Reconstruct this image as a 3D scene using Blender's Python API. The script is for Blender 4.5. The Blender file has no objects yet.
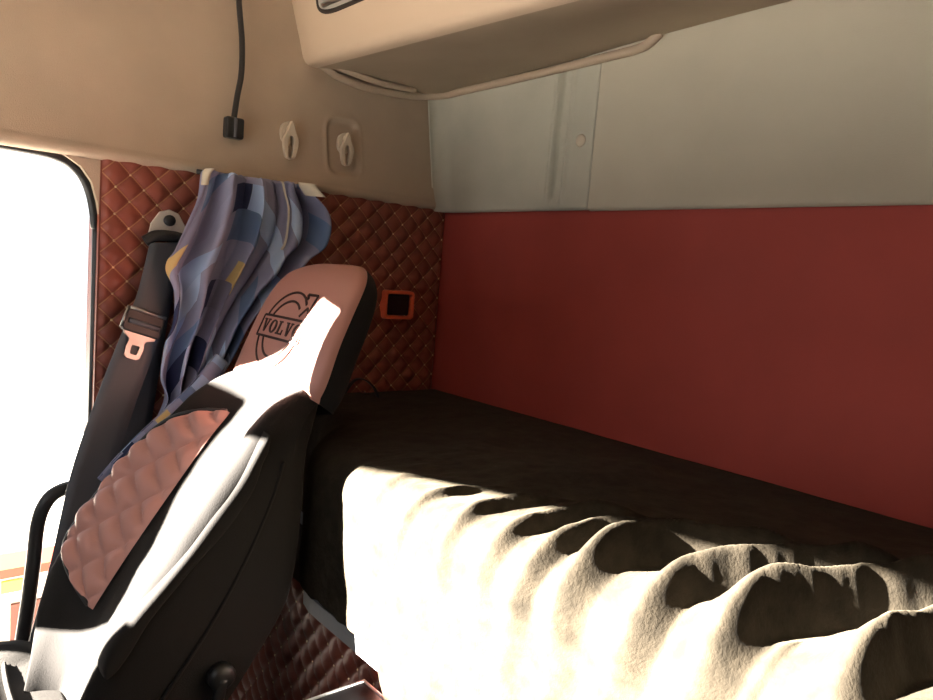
import bpy, bmesh, math, random
from mathutils import Vector, Matrix, noise

random.seed(7)
S = bpy.context.scene
COL = S.collection

# ------------------------------------------------------------------ camera, light, exposure
cam_d = bpy.data.cameras.new('camera')
cam_d.sensor_width = 36.0
cam_d.lens = 36.0 * 720.0 / 933.0
cam_d.clip_start = 0.02
cam = bpy.data.objects.new('camera', cam_d)
right = Vector((0.64634, 0.75871, 0.08128))
up = Vector((-0.13052, 0.00498, 0.99143))
back = Vector((0.75180, -0.65141, 0.10224))
rm = Matrix((right, up, back)).transposed().to_4x4()
cam.matrix_world = Matrix.Translation((1.77, -1.40, 1.25)) @ rm
COL.objects.link(cam)
S.camera = cam

W = bpy.data.worlds.new('sky')
S.world = W
W.use_nodes = True
bgn = W.node_tree.nodes['Background']
bgn.inputs[0].default_value = (0.90, 0.95, 1.0, 1)
bgn.inputs[1].default_value = 1.75

SUN_DIR = Vector((0.40, 1.0, -0.34)).normalized()
sun_d = bpy.data.lights.new('sun', 'SUN')
sun_d.energy = 265.0
sun_d.color = (1.0, 0.92, 0.80)
sun_d.angle = math.radians(0.6)
sun = bpy.data.objects.new('sun', sun_d)
sun.rotation_euler = SUN_DIR.to_track_quat('-Z', 'Y').to_euler()
sun.location = (-1.5, -5, 3)
COL.objects.link(sun)

S.view_settings.view_transform = 'Standard'
S.view_settings.look = 'None'
S.view_settings.exposure = 0.0
S.view_settings.gamma = 1.0
S.view_settings.use_curve_mapping = False
S.cycles.use_denoising = True
S.cycles.max_bounces = 10
S.cycles.diffuse_bounces = 6
S.cycles.sample_clamp_indirect = 12.0


# ------------------------------------------------------------------ materials
def lin(c):
    return tuple(((v / 255) / 12.92 if v / 255 <= 0.04045 else ((v / 255 + 0.055) / 1.055) ** 2.4) for v in c)


def mat(name, col, rough=0.7, metal=0.0, spec=0.4, sheen=0.0, sheen_rough=0.4, sheen_tint=None,
        bump=None, var=0.0, var_scale=6.0, coat=0.0):
    """Principled material; bump = (scale, strength, distance); var = large scale blotchiness of the dye."""
    m = bpy.data.materials.new(name)
    m.use_nodes = True
    nt = m.node_tree
    b = nt.nodes['Principled BSDF']
    b.inputs['Base Color'].default_value = (*col, 1)
    b.inputs['Roughness'].default_value = rough
    b.inputs['Metallic'].default_value = metal
    b.inputs['Specular IOR Level'].default_value = spec
    b.inputs['Sheen Weight'].default_value = sheen
    b.inputs['Sheen Roughness'].default_value = sheen_rough
    if sheen_tint:
        b.inputs['Sheen Tint'].default_value = (*sheen_tint, 1)
    b.inputs['Coat Weight'].default_value = coat
    tc = nt.nodes.new('ShaderNodeTexCoord')
    if var > 0:
        n = nt.nodes.new('ShaderNodeTexNoise')
        n.inputs['Scale'].default_value = var_scale
        n.inputs['Detail'].default_value = 4
        nt.links.new(tc.outputs['Object'], n.inputs['Vector'])
        r = nt.nodes.new('ShaderNodeMapRange')
        r.inputs['From Min'].default_value = 0.3
        r.inputs['From Max'].default_value = 0.7
        r.inputs['To Min'].default_value = 1 - var
        r.inputs['To Max'].default_value = 1 + var
        nt.links.new(n.outputs['Fac'], r.inputs['Value'])
        mx = nt.nodes.new('ShaderNodeVectorMath')
        mx.operation = 'SCALE'
        mx.inputs[0].default_value = col
        nt.links.new(r.outputs['Result'], mx.inputs['Scale'])
        nt.links.new(mx.outputs['Vector'], b.inputs['Base Color'])
    if bump:
        n2 = nt.nodes.new('ShaderNodeTexNoise')
        n2.inputs['Scale'].default_value = bump[0]
        n2.inputs['Detail'].default_value = 5
        n2.inputs['Roughness'].default_value = 0.65
        nt.links.new(tc.outputs['Object'], n2.inputs['Vector'])
        bp = nt.nodes.new('ShaderNodeBump')
        bp.inputs['Strength'].default_value = bump[1]
        bp.inputs['Distance'].default_value = bump[2]
        nt.links.new(n2.outputs['Fac'], bp.inputs['Height'])
        nt.links.new(bp.outputs['Normal'], b.inputs['Normal'])
    return m


M = {}
M['beige'] = mat('beige fabric lining', (0.46, 0.37, 0.285), 0.9, bump=(420, 0.35, 0.002), var=0.07, var_scale=5, spec=0.2)
M['grey'] = mat('grey green fabric lining', (0.47, 0.455, 0.385), 0.9, bump=(420, 0.35, 0.002), var=0.06, var_scale=7, spec=0.2)
M['warmgrey'] = mat('warm grey fabric lining', (0.50, 0.46, 0.375), 0.9, bump=(420, 0.3, 0.002), var=0.05, var_scale=5, spec=0.2)
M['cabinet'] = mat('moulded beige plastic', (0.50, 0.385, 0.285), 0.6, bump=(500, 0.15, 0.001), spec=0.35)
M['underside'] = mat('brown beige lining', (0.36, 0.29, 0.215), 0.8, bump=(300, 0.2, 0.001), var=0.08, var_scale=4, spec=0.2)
M['seal'] = mat('beige rubber', (0.42, 0.33, 0.25), 0.6)
M['seam'] = mat('dark joint', (0.03, 0.022, 0.018), 0.9)
M['red'] = mat('red vinyl', (0.36, 0.058, 0.046), 0.62, bump=(260, 0.12, 0.001), var=0.10, var_scale=3.5, spec=0.25)
M['quilt'] = mat('red brown leather', (0.235, 0.062, 0.040), 0.42, bump=(350, 0.15, 0.0008), spec=0.35)
M['stud'] = mat('gold thread knot', (0.75, 0.55, 0.33), 0.4)
M['leather'] = mat('chestnut leather', (0.46, 0.225, 0.19), 0.42, bump=(320, 0.18, 0.0008), spec=0.4)
M['emboss'] = mat('embossed dark leather', (0.035, 0.012, 0.010), 0.6)
M['black'] = mat('black velour', (0.016, 0.015, 0.0148), 0.95, sheen=0.08, sheen_rough=0.5, sheen_tint=(0.9, 0.85, 0.8), bump=(380, 0.4, 0.002), spec=0.1)
M['velvet'] = mat('black crushed velvet', (0.0225, 0.0180, 0.0124), 0.9, sheen=0.05, sheen_rough=0.45, sheen_tint=(1.0, 0.86, 0.62), bump=(150, 0.5, 0.003), var=0.35, var_scale=38, spec=0.15)
M['plastic'] = mat('black plastic', (0.015, 0.015, 0.016), 0.4, spec=0.5)
M['web'] = mat('black webbing', (0.085, 0.086, 0.098), 0.55, bump=(700, 0.3, 0.001), spec=0.5)
M['steel'] = mat('steel', (0.36, 0.34, 0.32), 0.38, metal=1.0)
M['painted'] = mat('pale painted metal', (0.62, 0.56, 0.50), 0.4)
M['ivory'] = mat('ivory plastic', (0.55, 0.47, 0.37), 0.45, spec=0.4)
M['redframe'] = mat('orange red plastic', (0.75, 0.13, 0.06), 0.3, spec=0.6)
M['greyboard'] = mat('grey board edge', (0.26, 0.26, 0.28), 0.5)
M['floor'] = mat('dark rubber mat', (0.04, 0.038, 0.036), 0.8, bump=(80, 0.3, 0.002))
M['dash'] = mat('dark grey dashboard', (0.05, 0.05, 0.05), 0.7)
M['doorpaint'] = mat('dark door lining', (0.06, 0.055, 0.05), 0.7)
M['ground'] = mat('pale dusty ground', (0.55, 0.52, 0.48), 0.9, var=0.1, var_scale=0.6)
M['kioskred'] = mat('red painted panel', (0.42, 0.045, 0.02), 0.6)
M['kioskcream'] = mat('cream painted panel', (0.75, 0.66, 0.55), 0.6)
M['yellow'] = mat('yellow sign', (0.85, 0.70, 0.05), 0.5)
M['brown'] = mat('brown timber', (0.13, 0.045, 0.03), 0.7)
M['glass'] = mat('dim lens', (0.35, 0.34, 0.31), 0.15, spec=0.6)
M['lining'] = mat('cream curtain lining', (0.60, 0.54, 0.43), 0.9)
M['trimwhite'] = mat('light grey edging', (0.60, 0.60, 0.62), 0.4)
M['chrome'] = mat('bright chrome', (0.9, 0.9, 0.9), 0.12, metal=1.0)


def thread_lines(m, axis, w, h, ou, ov, col, width=0.030):
    """gold stitching along the diamond seams, in the panel's own coordinates"""
    nt = m.node_tree
    b = nt.nodes['Principled BSDF']
    tc = nt.nodes.new('ShaderNodeTexCoord')
    sx = nt.nodes.new('ShaderNodeSeparateXYZ')
    nt.links.new(tc.outputs['Object'], sx.inputs[0])
    def mth(op, a, c=None):
        n = nt.nodes.new('ShaderNodeMath')
        n.operation = op
        for i, v in enumerate((a, c)):
            if v is None:
                continue
            if isinstance(v, (int, float)):
                n.inputs[i].default_value = v
            else:
                nt.links.new(v, n.inputs[i])
        return n.outputs[0]
    u = mth('DIVIDE', mth('SUBTRACT', sx.outputs[axis], ou), w)
    v = mth('DIVIDE', mth('SUBTRACT', sx.outputs['Z'], ov), h)
    ds = []
    for op in ('ADD', 'SUBTRACT'):
        ds.append(mth('PINGPONG', mth(op, u, v), 0.5))
    d = mth('MINIMUM', ds[0], ds[1])
    mask = mth('LESS_THAN', d, width)
    mx = nt.nodes.new('ShaderNodeMix')
    mx.data_type = 'RGBA'
    mx.inputs['A'].default_value = b.inputs['Base Color'].default_value[:]
    mx.inputs['B'].default_value = (*col, 1)
    nt.links.new(mask, mx.inputs['Factor'])
    nt.links.new(mx.outputs['Result'], b.inputs['Base Color'])


M['quilt_side'] = mat('quilted side leather', (0.225, 0.060, 0.040), 0.42, bump=(350, 0.15, 0.0008), spec=0.35)
thread_lines(M['quilt_side'], 'Y', 0.0605, 0.060, -0.127, 1.294, (0.36, 0.17, 0.09))
M['quilt_base'] = mat('quilted bunk leather', (0.235, 0.062, 0.042), 0.42, bump=(350, 0.15, 0.0008), spec=0.35)


def curtain_material():
    m = bpy.data.materials.new('patchwork curtain cloth')
    m.use_nodes = True
    nt = m.node_tree
    b = nt.nodes['Principled BSDF']
    b.inputs['Roughness'].default_value = 0.85
    b.inputs['Specular IOR Level'].default_value = 0.15
    uv = nt.nodes.new('ShaderNodeUVMap')
    uv.uv_map = 'UVMap'
    mp = nt.nodes.new('ShaderNodeMapping')
    mp.inputs['Scale'].default_value = (8.0, 9.5, 1)
    mp.inputs['Rotation'].default_value = (0, 0, math.radians(4))
    nt.links.new(uv.outputs['UV'], mp.inputs['Vector'])
    # irregular rectangles: two brick layouts picked per big block
    br = nt.nodes.new('ShaderNodeTexBrick')
    br.inputs['Scale'].default_value = 1.0
    br.inputs['Mortar Size'].default_value = 0.0
    br.inputs['Bias'].default_value = 0.0
    br.inputs['Brick Width'].default_value = 0.9
    br.inputs['Row Height'].default_value = 0.55
    br.inputs['Color1'].default_value = (0, 0, 0, 1)
    br.inputs['Color2'].default_value = (1, 1, 1, 1)
    br.offset = 0.37
    br.squash = 1.7
    br.squash_frequency = 3
    nt.links.new(mp.outputs['Vector'], br.inputs['Vector'])
    cr = nt.nodes.new('ShaderNodeValToRGB')
    cr.color_ramp.interpolation = 'CONSTANT'
    pal = [(0.0, (0.215, 0.20, 0.25)), (0.30, (0.30, 0.36, 0.44)), (0.42, (0.255, 0.24, 0.30)), (0.55, (0.12, 0.16, 0.235)),
           (0.66, (0.235, 0.22, 0.275)), (0.76, (0.035, 0.04, 0.075)), (0.82, (0.37, 0.42, 0.48)), (0.90, (0.52, 0.36, 0.14)), (0.935, (0.22, 0.22, 0.28))]
    els = cr.color_ramp.elements
    while len(els) < len(pal):
        els.new(0.5)
    for e, (p, c) in zip(els, pal):
        e.position = p
        e.color = (*[min(1, q * k_) for q, k_ in zip(c, (1.45, 1.6, 1.85))], 1)
    nt.links.new(br.outputs['Color'], cr.inputs['Fac'])
    nt.links.new(cr.outputs['Color'], b.inputs['Base Color'])
    # thin cloth lets some light through
    tr = nt.nodes.new('ShaderNodeBsdfTranslucent')
    nt.links.new(cr.outputs['Color'], tr.inputs['Color'])
    mxs = nt.nodes.new('ShaderNodeMixShader')
    mxs.inputs[0].default_value = 0.25
    nt.links.new(b.outputs[0], mxs.inputs[1])
    nt.links.new(tr.outputs[0], mxs.inputs[2])
    nt.links.new(mxs.outputs[0], nt.nodes['Material Output'].inputs['Surface'])
    return m


M['curtain'] = curtain_material()


# ------------------------------------------------------------------ helpers
def tag(o, label, cat, group=None, kind=None):
    o['label'] = label
    o['category'] = cat
    if group:
        o['group'] = group
    if kind:
        o['kind'] = kind
    return o


def link(name, me, mats, parent=None, smooth=True):
    if not isinstance(mats, (list, tuple)):
        mats = [mats]
    for m in mats:
        me.materials.append(m)
    if smooth:
        for p in me.polygons:
            p.use_smooth = True
    o = bpy.data.objects.new(name, me)
    COL.objects.link(o)
    if parent:
        o.parent = parent
        o.matrix_parent_inverse = parent.matrix_basis.inverted()
    return o


def from_data(name, verts, faces, mats, parent=None, smooth=True, fm=None):
    me = bpy.data.meshes.new(name)
    me.from_pydata([tuple(v) for v in verts], [], faces)
    if fm:
        for p, k in zip(me.polygons, fm):
            p.material_index = k
    me.update()
    bm = bmesh.new()
    bm.from_mesh(me)
    bmesh.ops.recalc_face_normals(bm, faces=bm.faces)
    bm.to_mesh(me)
    bm.free()
    return link(name, me, mats, parent, smooth)


def empty(name, loc):
    o = bpy.data.objects.new(name, None)
    o.empty_display_size = 0.05
    o.location = loc
    COL.objects.link(o)
    return o


def bevel(o, w, seg=3):
    md = o.modifiers.new('bevel', 'BEVEL')
    md.width = w
    md.segments = seg
    md.limit_method = 'ANGLE'
    md.angle_limit = math.radians(35)
    md.harden_normals = False
    return o


def box(name, lo, hi, m, parent=None, bev=0.0, seg=3):
    x0, y0, z0 = lo
    x1, y1, z1 = hi
    v = [(x0, y0, z0), (x1, y0, z0), (x1, y1, z0), (x0, y1, z0), (x0, y0, z1), (x1, y0, z1), (x1, y1, z1), (x0, y1, z1)]
    f = [(0, 3, 2, 1), (4, 5, 6, 7), (0, 1, 5, 4), (1, 2, 6, 5), (2, 3, 7, 6), (3, 0, 4, 7)]
    o = from_data(name, v, f, m, parent, smooth=False)
    if bev:
        bevel(o, bev, seg)
        for p in o.data.polygons:
            p.use_smooth = True
        o.modifiers['bevel'].harden_normals = True
    return o


def catmull(pts, n=8, closed=False):
    P = [Vector(p) for p in pts]
    out = []
    k = len(P)
    for i in range(k if closed else k - 1):
        if closed:
            a, b, c, d = P[(i - 1) % k], P[i], P[(i + 1) % k], P[(i + 2) % k]
        else:
            a, b, c, d = P[max(i - 1, 0)], P[i], P[i + 1], P[min(i + 2, k - 1)]
        for j in range(n):
            t = j / n
            out.append(0.5 * ((2 * b) + (c - a) * t + (2 * a - 5 * b + 4 * c - d) * t * t + (3 * b - a - 3 * c + d) * t ** 3))
    if not closed:
        out.append(P[-1].copy())
    return out


def interp(tab, x):
    """piecewise smooth lookup: tab = [(x, v), ...]"""
    if x <= tab[0][0]:
        return tab[0][1]
    if x >= tab[-1][0]:
        return tab[-1][1]
    for i in range(len(tab) - 1):
        if tab[i][0] <= x <= tab[i + 1][0]:
            x0, v0 = tab[i]
            x1, v1 = tab[i + 1]
            t = (x - x0) / (x1 - x0)
            # monotone-ish hermite
            def sl(k):
                if k <= 0 or k >= len(tab) - 1:
                    return 0.0 if len(tab) < 3 else ((tab[min(k + 1, len(tab) - 1)][1] - tab[max(k - 1, 0)][1]) / (tab[min(k + 1, len(tab) - 1)][0] - tab[max(k - 1, 0)][0]))
                return (tab[k + 1][1] - tab[k - 1][1]) / (tab[k + 1][0] - tab[k - 1][0])
            m0, m1 = sl(i) * (x1 - x0), sl(i + 1) * (x1 - x0)
            return (2 * t ** 3 - 3 * t * t + 1) * v0 + (t ** 3 - 2 * t * t + t) * m0 + (-2 * t ** 3 + 3 * t * t) * v1 + (t ** 3 - t * t) * m1


def tube_data(path, rad, seg=10, flat=None, upv=None):
    """sweep a circle (or ellipse flat=(rx,ry)) along path; returns verts, faces"""
    P = [Vector(p) for p in path]
    n = len(P)
    V, F = [], []
    prev = None
    for i, p in enumerate(P):
        t = (P[min(i + 1, n - 1)] - P[max(i - 1, 0)]).normalized()
        if prev is None:
            ref = Vector(upv) if upv else (Vector((0, 0, 1)) if abs(t.z) < 0.9 else Vector((1, 0, 0)))
            u = (ref - t * ref.dot(t)).normalized()
        else:
            u = (prev - t * prev.dot(t)).normalized()
        prev = u
        w = t.cross(u)
        r = rad(i / (n - 1)) if callable(rad) else rad
        rx, ry = (r, r) if flat is None else (flat[0] * r, flat[1] * r)
        for k in range(seg):
            a = 2 * math.pi * k / seg
            V.append(p + u * (rx * math.cos(a)) + w * (ry * math.sin(a)))
    for i in range(n - 1):
        for k in range(seg):
            k2 = (k + 1) % seg
            F.append((i * seg + k, i * seg + k2, (i + 1) * seg + k2, (i + 1) * seg + k))
    F.append(tuple(range(seg))[::-1])
    F.append(tuple((n - 1) * seg + k for k in range(seg)))
    return V, F


def tube(name, path, rad, m, parent=None, seg=10, flat=None, upv=None):
    V, F = tube_data(path, rad, seg, flat, upv)
    return from_data(name, V, F, m, parent)


def grid(name, nu, nv, fn, m, parent=None, closed_u=False, thick=0.0, fm=None, uv=None):
    V = [fn(i / (nu if closed_u else nu - 1), j / (nv - 1)) for j in range(nv) for i in range(nu)]
    F, K, UV = [], [], []
    for j in range(nv - 1):
        for i in range(nu if closed_u else nu - 1):
            i2 = (i + 1) % nu
            F.append((j * nu + i, j * nu + i2, (j + 1) * nu + i2, (j + 1) * nu + i))
            if fm:
                K.append(fm(i / (nu - 1), j / (nv - 1)))
    me = bpy.data.meshes.new(name)
    me.from_pydata([tuple(v) for v in V], [], F)
    if fm:
        for p, k in zip(me.polygons, K):
            p.material_index = k
    if uv:
        lay = me.uv_layers.new(name='UVMap')
        for lp in me.loops:
            vi = lp.vertex_index
            lay.data[lp.index].uv = uv((vi % nu) / (nu - 1), (vi // nu) / (nv - 1))
    me.update()
    o = link(name, me, m, parent)
    if thick:
        s = o.modifiers.new('solid', 'SOLIDIFY')
        s.thickness = thick
        s.offset = -1
    return o


def sstep(a, b, x):
    t = max(0.0, min(1.0, (x - a) / (b - a)))
    return t * t * (3 - 2 * t)


def fbm(x, y, z=0.0, oct=3):
    v, a = 0.0, 1.0
    for k in range(oct):
        v += a * noise.noise(Vector((x, y, z + 7.3 * k)))
        x, y, a = x * 2.03, y * 2.03, a * 0.5
    return v


def quilt_h(u, v, w, h, amp):
    """puffed diamonds: seams where u/w +- v/h is whole"""
    p, q = u / w + v / h, u / w - v / h
    return amp * (abs(math.sin(math.pi * p)) * abs(math.sin(math.pi * q))) ** 0.5


# ------------------------------------------------------------------ the cab shell (setting)
box('ground', (-14, -10, -1.25), (8, 10, -1.20), M['ground'])
tag(bpy.data.objects['ground'], 'pale sunlit ground outside the open door', 'ground', kind='structure')
box('floor', (0.0, -1.97, -0.05), (2.40, 0.02, 0.0), M['floor'])
tag(bpy.data.objects['floor'], 'dark cab floor under the seat and the bunk', 'floor', kind='structure')
box('ceiling', (-0.32, -1.97, 2.06), (2.40, 0.05, 2.10), M['beige'])
tag(bpy.data.objects['ceiling'], 'beige cab roof lining above the overhead cabinet', 'ceiling', kind='structure')

QW = QH = 0.060


def quilt_panel(name, u0, u1, v0, v1, pos, w, h, ou, ov, amp, step, mats, hide=None):
    """heightfield of diamonds with thread knots at the crossings; pos(u, v, d) gives the point"""
    nu, nv = int((u1 - u0) / step) + 1, int((v1 - v0) / step) + 1
    V, F, K = [], [], []
    for j in range(nv):
        for i in range(nu):
            u, v = u0 + (u1 - u0) * i / (nu - 1), v0 + (v1 - v0) * j / (nv - 1)
            e_ = sstep(0, .014, min(u - u0, u1 - u, v1 - v))
            V.append(pos(u, v, quilt_h(u - ou, v - ov, w, h, amp * e_)))
    for j in range(nv - 1):
        for i in range(nu - 1):
            F.append((j * nu + i, j * nu + i + 1, (j + 1) * nu + i + 1, (j + 1) * nu + i))
            K.append(0)
    r = 0.0034
    for a in range(-60, 60):
        for b in range(-60, 60):
            u, v = ou + (a + b) * w / 2, ov + (a - b) * h / 2
            if not (u0 + r < u < u1 - r and v0 + r < v < v1 - r):
                continue
            base = len(V)
            ring = [(math.cos(t), math.sin(t)) for t in [k * math.pi / 3 for k in range(6)]]
            for rr, dd in ((1.0, 0.0), (0.75, 0.0022)):
                for cx, cy in ring:
                    V.append(pos(u + cx * r * rr, v + cy * r * rr, dd))
            V.append(pos(u, v, 0.003))
            for k in range(6):
                k2 = (k + 1) % 6
                F.append((base + k, base + k2, base + 6 + k2, base + 6 + k))
                F.append((base + 6 + k, base + 6 + k2, base + 12))
                K += [1, 1]
    me = bpy.data.meshes.new(name)
    me.from_pydata([tuple(p) for p in V], [], F)
    for p, k in zip(me.polygons, K):
        p.material_index = k
    me.update()
    return link(name, me, mats)


# quilted side lining behind the seat, over a solid pillar wall
wl = quilt_panel('wall_left', -0.972, 0.0, 0.02, 1.452, lambda u, v, d: (d, u, v), 0.0605, 0.060, -0.127, 1.294, 0.0115, 0.0042, [M['quilt_side'], M['stud']])
tag(wl, 'quilted red-brown leather side lining with pale thread knots, behind the seat', 'wall lining', kind='structure')
box('trim_1', (-0.09, -0.975, 0.0), (-0.0035, 0.03, 1.438), M['quilt'])
tag(bpy.data.objects['trim_1'], 'door pillar carrying the quilted lining at its open edge', 'pillar', kind='structure')

# dark rubber seal round the door opening
pth = [(-0.028, -0.971, 0.17), (-0.028, -0.971, 0.7), (-0.028, -0.972, 1.24), (-0.028, -0.976, 1.29), (-0.028, -0.984, 1.345), (-0.028, -0.997, 1.385), (-0.028, -1.018, 1.414), (-0.028, -1.05, 1.432), (-0.028, -1.11, 1.440), (-0.028, -1.3, 1.442), (-0.028, -1.5, 1.442)]
o = tube('trim_2', catmull(pth, 6), 0.010, M['plastic'], seg=10)
tag(o, 'black rubber seal round the open door frame', 'door seal', kind='structure')


# curved fillet of lining in the upper corner of the door opening
def fil():
    V, F = [], []
    c = [(-0.972, 1.462), (-0.972, 1.30)] + [(-0.979 + dx, z) for dx, z in ((0, 1.345), (-0.012, 1.388), (-0.034, 1.418), (-0.07, 1.440), (-0.11, 1.448))] + [(-1.11, 1.462)]
    n = len(c)
    for x in (-0.05, -0.004):
        V += [(x, y, z) for y, z in c]
    F.append(tuple(range(n)))
    F.append(tuple(range(n, 2 * n)))
    for i in range(n):
        F.append((i, (i + 1) % n, n + (i + 1) % n, n + i))
    return from_data('trim_3', V, F, M['beige'], smooth=False)


tag(fil(), 'rounded beige corner piece at the top of the door opening', 'trim', kind='structure')


# upper side panel with the moulded hook recess
def rrect(dy, dz, hy, hz, r):
    qx, qy = abs(dy) - hy + r, abs(dz) - hz + r
    return math.hypot(max(qx, 0), max(qy, 0)) + min(max(qx, qy), 0) - r


def upper_x(z):
    return -0.20 * (z - 1.447) if z > 1.447 else 0.0


ys = sorted(set([round(-1.95 + 0.05 * k, 4) for k in range(26)] + [round(-0.70 + 0.005 * k, 4) for k in range(131)] + [-0.048]))
ys = [y for y in ys if y <= -0.048]
prof = [(-0.03, 1.440), (-0.004, 1.438), (0.008, 1.441), (0.014, 1.448), (0.014, 1.458)]
zs = [1.466 + 0.006 * k for k in range(34)] + [1.68 + 0.03 * k for k in range(14)]
V, F = [], []
rows = [(x, z, False) for x, z in prof] + [(None, z, True) for z in zs]
for x, z, up_ in rows:
    for y in ys:
        if up_:
            d = rrect(y + 0.355, z - 1.575 - 0.1 * (y + 0.355), 0.052, 0.078, 0.03)
            rec = -0.011 * (1 - sstep(-0.012, 0.0, d)) + 0.003 * math.exp(-((d - 0.004) / 0.005) ** 2)
            xx = upper_x(z) + 0.014 * math.exp(-(z - 1.458) / 0.05) + rec + 0.0015 * fbm(y * 5, z * 5)
        else:
            xx = x
        V.append((xx, y, z))
n = len(ys)
for j in range(len(rows) - 1):
    for i in range(n - 1):
        if ys[i] < -1.5 and rows[j][1] < 1.66:
            continue            # unseen gap, cut to let the sun reach the headrest
        F.append((j * n + i, j * n + i + 1, (j + 1) * n + i + 1, (j + 1) * n + i))
o = from_data('trim_4', V, F, M['beige'])
tag(o, 'beige fabric upper side panel above the door and the quilting', 'wall panel', kind='structure')

# red rear wall
box('wall_back', (-0.32, 0.002, 0.0), (2.40, 0.05, 2.08), M['red'])
tag(bpy.data.objects['wall_back'], 'plain red vinyl rear wall above the bunk', 'wall', kind='structure')


# grey corner panel with cove and pressed rib, wide panel to its right
def corner_panel():
    # plan path: from side panel round the cove and along the rear wall
    path = [(0.0035, -0.0462)]
    R_ = 0.062
    for k in range(0, 13):
        a = math.pi / 2 * k / 12
        path.append((0.006 + R_ - R_ * math.cos(a), -0.016 - R_ + R_ * math.sin(a) + 0.024 * (1 - k / 12)))
    x = 0.072
    while x < 0.578:
        path.append((x, -0.016))
        x += 0.004
    path.append((0.5805, -0.016))
    path.append((0.5815, -0.010))
    zz = [1.436, 1.438, 1.444] + [1.452 + 0.02 * k for k in range(20)] + [1.95, 2.06]
    V, F = [], []
    for j, z in enumerate(zz):
        for (x, y) in path:
            lean = upper_x(z) * (1 - sstep(0.0, 0.25, x))
            xc = 0.468 + 0.05 * (z - 1.45) * 0.3
            prof_ = (sstep(xc - 0.022, xc - 0.013, x) - sstep(xc + 0.013, xc + 0.022, x)) * sstep(1.458, 1.475, z)
            rim = 0.006 * (math.exp(-((x - xc + 0.026) / 0.007) ** 2) + math.exp(-((x - xc - 0.026) / 0.007) ** 2))
            V.append((x + lean, y + 0.0135 * prof_ - rim * sstep(1.45, 1.47, z) + (0.012 if j == 0 else 0.003 if j == 1 else 0), z))
    n = len(path)
    for j in range(len(zz) - 1):
        for i in range(n - 1):
            F.append((j * n + i, j * n + i + 1, (j + 1) * n + i + 1, (j + 1) * n + i))
    return from_data('trim_5', V, F, M['grey'])


tag(corner_panel(), 'grey-green fabric corner panel with a pressed vertical rib', 'wall panel', kind='structure')


def wide_panel():
    xs = [0.581 + 0.03 * k for k in range(61)]
    zz = [(1.434, 0.012), (1.436, 0.003), (1.442, 0.0)] + [(1.452 + 0.03 * k, 0) for k in range(21)]
    V = [(x, -0.013 + dy + 0.0012 * fbm(x * 3, z * 3), z) for z, dy in zz for x in xs]
    n = len(xs)
    F = [(j * n + i, j * n + i + 1, (j + 1) * n + i + 1, (j + 1) * n + i) for j in range(len(zz) - 1) for i in range(n - 1)]
    return from_data('trim_6', V, F, M['warmgrey'])


tag(wide_panel(), 'wide pale grey fabric panel right of the rib and above the red wall', 'wall panel', kind='structure')
box('trim_9', (-0.32, -1.90, 1.46), (-0.20, 0.05, 2.08), M['doorpaint'])  # unseen, added to stop light leaking in behind the lining
tag(bpy.data.objects['trim_9'], 'unseen outer skin of the cab, added to keep stray light out', 'wall', kind='structure')
box('trim_10', (-0.21, -0.30, 1.40), (-0.045, 0.05, 1.437), M['doorpaint'])  # unseen, added to close a light leak at the rear corner
tag(bpy.data.objects['trim_10'], 'unseen roof rail, added against a light leak at the lining corner', 'rail', kind='structure')
# dark backing seen in the joints between the panels
V, F = [], []
for z in (1.45, 2.06):
    xx = upper_x(z)
    zl = 1.434 if z < 1.5 else z
    V += [(xx - 0.012, -0.09, zl), (xx - 0.010, -0.03, zl), (0.02 + xx, 0.0015, z), (2.38, 0.0015, z)]
F = [(0, 1, 5, 4), (1, 2, 6, 5), (2, 3, 7, 6)]
o = from_data('trim_7', V, F, M['seam'], smooth=False)
tag(o, 'dark backing behind the joints of the lining panels', 'joint', kind='structure')

# far side of the cab (behind the photographer), and the unseen front with an opening shaped for the sun
def wall_poly(name, outer, holes, axis, at, th, m):
    """flat wall with polygon openings; outer/holes in the wall's own plane coordinates"""
    bm = bmesh.new()
    loops = []
    def pt(a, b):
        return (a, at, b) if axis == 'y' else (at, a, b)
    edges = []
    for lp in [outer] + holes:
        vs = [bm.verts.new(pt(a, b)) for a, b in lp]
        for i in range(len(vs)):
            edges.append(bm.edges.new((vs[i], vs[(i + 1) % len(vs)])))
    bmesh.ops.triangle_fill(bm, use_beauty=True, use_dissolve=False, edges=edges)
    r = bmesh.ops.extrude_face_region(bm, geom=bm.faces[:])
    vs = [g for g in r['geom'] if isinstance(g, bmesh.types.BMVert)]
    bmesh.ops.translate(bm, verts=vs, vec=(0, -th, 0) if axis == 'y' else (th, 0, 0))
    bmesh.ops.recalc_face_normals(bm, faces=bm.faces)
    me = bpy.data.meshes.new(name)
    bm.to_mesh(me)
    bm.free()
    return link(name, me, m, smooth=False)


o = wall_poly('wall_right', [(-1.97, 0.0), (0.02, 0.0), (0.02, 2.08), (-1.97, 2.08)], [], 'x', 2.36, 0.04, M['dash'])
tag(o, 'plain far side wall of the cab', 'wall', kind='structure')
SUN_MASK = [(-0.12, 0.70), (-0.12, 0.77), (0.0, 0.84), (0.085, 0.90), (0.072, 0.94), (0.022, 1.05), (-0.038, 1.15), (-0.068, 1.25), (-0.08, 1.36), (-0.27, 1.375), (-0.27, 1.41), (-0.124, 1.455), (-0.05, 1.50), (-0.028, 1.62), (0.05, 1.60), (0.060, 1.45), (0.068, 1.40), (0.08, 1.305), (0.26, 1.345), (0.32, 1.362), (0.53, 1.387), (0.70, 1.408), (0.87, 1.452), (1.30, 1.485), (1.75, 1.50), (1.75, 0.95), (0.23, 0.95), (0.21, 0.70)]  # outline shaped to set the sun's edges on seat, headrest and bunk
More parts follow.
